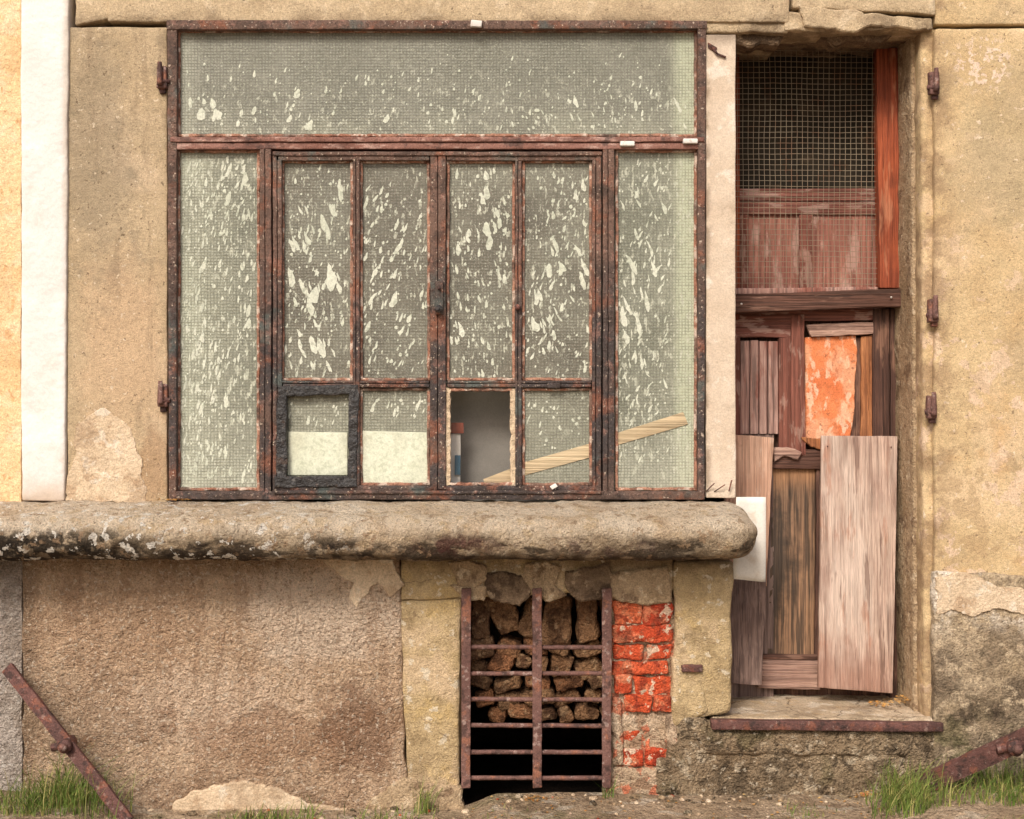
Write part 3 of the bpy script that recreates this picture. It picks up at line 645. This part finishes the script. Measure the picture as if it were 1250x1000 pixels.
while px<1074: wire(W(px,62,ym),W(px,356,ym),False); px+=6.6
py=62
while py<357: wire(W(896,py,ym+.002),W(1074,py+1,ym+.002),True); py+=6.6
w.build('wire_mesh_screen',door)

# loose boards
w=MB(); blk(w,[(1003,532),(1096,533),(1090,847),(999,840)],.27,.022,w_board,amp=.003,nf=8,cell=.014,yb=.235,r=.003); 
for q in ((1010,545),(1088,546),(1012,800),(1082,812)): rod(w,W(q[0],q[1],.262),W(q[0],q[1],.27),.003,m_irond,n=1)
w.build('wooden_plank')
w=MB(); blk(w,[(884,530),(945,534),(936,716),(884,716)],.29,.022,w_pink,amp=.003,nf=8,cell=.016,yb=.28,r=.003); w.build('wooden_plank.001')
w=MB(); blk(w,[(884,704),(936,708),(930,837),(884,834)],.24,.022,w_dgrey,amp=.004,nf=9,cell=.014,yb=.21,r=.003)
poly(w,[(914,742),(930,750),(926,762),(932,768),(912,760)],.234,.01,m_dark,jit=.004,bev=.001)
w.build('wooden_plank.002')
w=MB(); vs=[];fs=[]
for i in range(13):
    for j in range(7):
        u=j/6;v=i/12
        px=899+36*u-(1-u)*3*v; py=607+(101+3*u)*v; p=W(px,py,-.02); p.y+=.012*math.sin(u*3+v*2)+.02*v; vs.append(p)
for i in range(12):
    for j in range(6): a=i*7+j; fs.append([a,a+7,a+8,a+1])
w.add(vs,fs,m_paper); o=w.build('paper_sheet')
md=o.modifiers.new('t','SOLIDIFY'); md.thickness=.0015

# ================================================================ GROUND
def ss(t): t=min(1,max(0,t)); return t*t*(3-2*t)
def gz(x,y):
    h=0.0
    if y>-4:
        f=max(0,1+min(0,y+.1)/2.0)
        h=noise.noise(Vector((x*2.2,y*2.2,3)))*.010+noise.noise(Vector((x*12,y*12,1)))*.006+noise.noise(Vector((x*40,y*40,1)))*.0025
        h+=-.035*f+.050*f*ss((x-W(560,0).x)/.15)+.065*ss((x-W(1030,0).x)/.35)*f+.06*ss((W(190,0).x-x)/.25)*f
    return h
xsl=[-200,-60,-20,-8,-5]+[-3.2+.022*i for i in range(int(6.4/.022)+1)]+[5,8,20,60,200]
ysl=[-200,-60,-20,-8,-5,-4,-3,-2.2,-1.6,-1.2]+[-.9+.018*i for i in range(int(.93/.018)+1)]
vs=[Vector((x,y,gz(x,y))) for y in ysl for x in xsl]; nx=len(xsl)
fs=[[j*nx+i,j*nx+i+1,(j+1)*nx+i+1,(j+1)*nx+i] for j in range(len(ysl)-1) for i in range(nx-1)]
w=MB(); w.add(vs,fs,m_ground); w.build('ground')
# pebbles and plaster crumbs at the wall foot
random.seed(31)
w=MB()
for _ in range(300):
    x=W(random.uniform(180,1240),0).x; y=-.02-abs(random.gauss(0,.11)); rr=random.uniform(.003,.010)*(1 if random.random()<.9 else 1.8)
    c=Vector((x,y,gz(x,y)+rr*.3)); vs=[];so=random.random()*99
    for i in range(5):
        th=math.pi*i/4
        for k in range(6):
            ph=2*math.pi*k/6; d=Vector((math.sin(th)*math.cos(ph),math.sin(th)*math.sin(ph),math.cos(th)*.6))
            vs.append(c+d*rr*(1+.6*noise.noise(d*1.5+Vector((so,0,0)))))
    w.add(vs,[[i*6+k,(i+1)*6+k,(i+1)*6+(k+1)%6,i*6+(k+1)%6] for i in range(4) for k in range(6)],random.choice([m_patch,m_patchd,m_base,m_brick] if random.random()<.25 else [m_patch,m_patchd,m_base]),False)
w.build('plaster_rubble_crumbs')
# grass
random.seed(11)
w=MB()
def blade(x,y,h,lean,az,wd,v):
    z=gz(x,y)-.004; vs=[];n=4; dirv=Vector((math.cos(az),math.sin(az),0)); sd=Vector((-math.sin(az+.6),math.cos(az+.6),0))
    for i in range(n+1):
        t=i/n; p=Vector((x,y,z))+Vector((0,0,h*(t-.25*lean*t*t)))+dirv*(h*lean*t*t)
        ww=wd*(1-t)**.7+.0002
        vs+=[p-sd*ww,p+sd*ww]
    w.add(vs,[[2*i,2*i+1,2*i+3,2*i+2] for i in range(n)],m_grass,True,v)
def tuft(px,n,spread,h,y0=-.03,y1=-.3,wd=.0018):
    X=W(px,0).x
    for _ in range(n):
        x=random.gauss(X,spread*S); y=random.uniform(y1,y0)
        blade(x,y,h*random.uniform(.3,1.15),random.uniform(.1,1.1),random.uniform(0,6.28),wd*random.uniform(.6,1.3),random.random())
tuft(75,330,26,.14,-.05,-.3); tuft(120,210,22,.16,-.05,-.3); tuft(35,120,18,.09); tuft(95,90,10,.22,-.05,-.2)
tuft(345,170,20,.07,-.1,-.3); tuft(300,50,20,.05,-.1,-.3); tuft(380,40,8,.07); tuft(518,50,6,.13,-.03,-.10); tuft(455,60,18,.06,-.08,-.28); tuft(490,50,16,.06,-.08,-.28)
tuft(740,14,4,.09,-.03,-.06); tuft(610,20,22,.03,-.15,-.3)
tuft(1090,380,20,.14,-.08,-.34); tuft(1150,220,26,.09,-.08,-.34); tuft(1215,300,26,.11,-.08,-.34); tuft(1075,150,12,.12,-.05,-.3); tuft(965,60,16,.04,-.14,-.3); tuft(1270,300,40,.10)
tuft(1180,100,40,.08,-.03,-.1)
for k in range(26): tuft(random.uniform(-600,1900),50,30,.07,-.5,-1.4,.0022)
w.build('grass')
w=MB()
def litter(px0,px1,y0,y1,n,zf,sz=.006):
    for _ in range(n):
        x=W(random.uniform(px0,px1),0).x; y=random.uniform(y0,y1); z=zf(x,y)+.003
        a=random.uniform(0,6.28); l=random.uniform(.5,1.6)*sz; u=Vector((math.cos(a),math.sin(a),random.uniform(-.3,.3)))*l; v=Vector((-math.sin(a),math.cos(a),random.uniform(-.3,.5)))*l*.5
        c=Vector((x,y,z+random.uniform(0,.004)))
        w.add([c-u,c-v,c+u,c+v],[[0,1,2,3]],m_litter,False)
litter(196,235,-.07,-.015,60,lambda x,y:1.094); litter(640,668,-.1,-.02,60,gz)
litter(1080,1135,.15,.26,160,lambda x,y:W(0,880).z+.014+max(0,(x-W(1095,0).x))*.25,.007); litter(560,1230,-.3,-.02,220,gz,.005); litter(1040,1070,-.05,-.01,60,gz)
w.build('dry_leaf_litter')

# rusty iron bars (fallen shutter stays)
def beam(name,p0,p1,wd,th,knob,kr):
    w=MB(); a=Vector(p0);b=Vector(p1);ax=(b-a); L_=ax.length; ax.normalize()
    s_=ax.cross(Vector((0,1,0))).normalized(); f=s_.cross(ax).normalized()
    n=int(L_/.015)
    sec=[(-.5,-.5),(.5,-.5),(.5,-.2),(-.15,-.2),(-.15,.5),(-.5,.5)]
    vs=[];fs=[]
    for i in range(n+1):
        for (u,v) in sec: vs.append(disp(a+ax*(L_*i/n)+s_*u*wd+f*v*th,.002,18))
    k=len(sec)
    for i in range(n):
        for j in range(k): l=(j+1)%k; fs.append([i*k+j,i*k+l,(i+1)*k+l,(i+1)*k+j])
    fs.append(list(range(k))); fs.append([n*k+j for j in range(k)][::-1])
    w.add(vs,fs,m_irond,False)
    c=a.lerp(b,knob)
    rod(w,c+Vector((0,.02,0)),c+Vector((0,-.055,0)),kr,m_irond,seg=12,amp=.003)
    rod(w,c+Vector((0,-.052,0)),c+Vector((0,-.075,0)),kr*.55,m_iron,seg=10,amp=.002)
    rod(w,c+Vector((-.055,-.02,-.012)),c+Vector((.0,-.02,0)),kr*.6,m_irond,seg=10,amp=.003)
    return w.build(name)
beam('rusty_iron_bar',W(12,815,-.05),W(160,1003,-.25),.045,.05,.5,.024)
beam('rusty_iron_bar.001',W(1285,886,-.30),W(1128,957,-.14),.055,.055,.32,.028)

# ================================================================ LIGHT / CAMERA
sc=bpy.context.scene
wd=bpy.data.worlds.new('World'); sc.world=wd; wd.use_nodes=True; nt=wd.node_tree
bg=nt.nodes['Background']; sky=nt.nodes.new('ShaderNodeTexSky'); sky.sky_type='NISHITA'; sky.sun_disc=False
EL=math.radians(40); AZ=math.radians(200)
sky.sun_elevation=EL; sky.sun_rotation=AZ; sky.dust_density=5; sky.air_density=1.0; sky.ozone_density=.6
nt.links.new(sky.outputs[0],bg.inputs[0]); bg.inputs[1].default_value=.145
sd=Vector((math.sin(AZ)*math.cos(EL),math.cos(AZ)*math.cos(EL),math.sin(EL)))
ld=bpy.data.lights.new('sun','SUN'); ld.energy=2.5; ld.angle=math.radians(16); ld.color=(1,.935,.84)
lo=bpy.data.objects.new('sun',ld); sc.collection.objects.link(lo); lo.rotation_euler=sd.to_track_quat('Z','Y').to_euler()
cd=bpy.data.cameras.new('camera'); cam=bpy.data.objects.new('camera',cd); sc.collection.objects.link(cam)
cam.location=(0,-D,(GZ-CY)*S); cam.rotation_euler=(math.radians(90),0,0); cd.sensor_width=36; cd.lens=36*D/(1250*S); cd.clip_end=1000; cd.clip_start=.05
sc.camera=cam
sc.view_settings.view_transform='Standard'; sc.view_settings.look='None'; sc.view_settings.exposure=0
print('verts',sum(len(o.data.vertices) for o in bpy.data.objects if o.type=='MESH'))
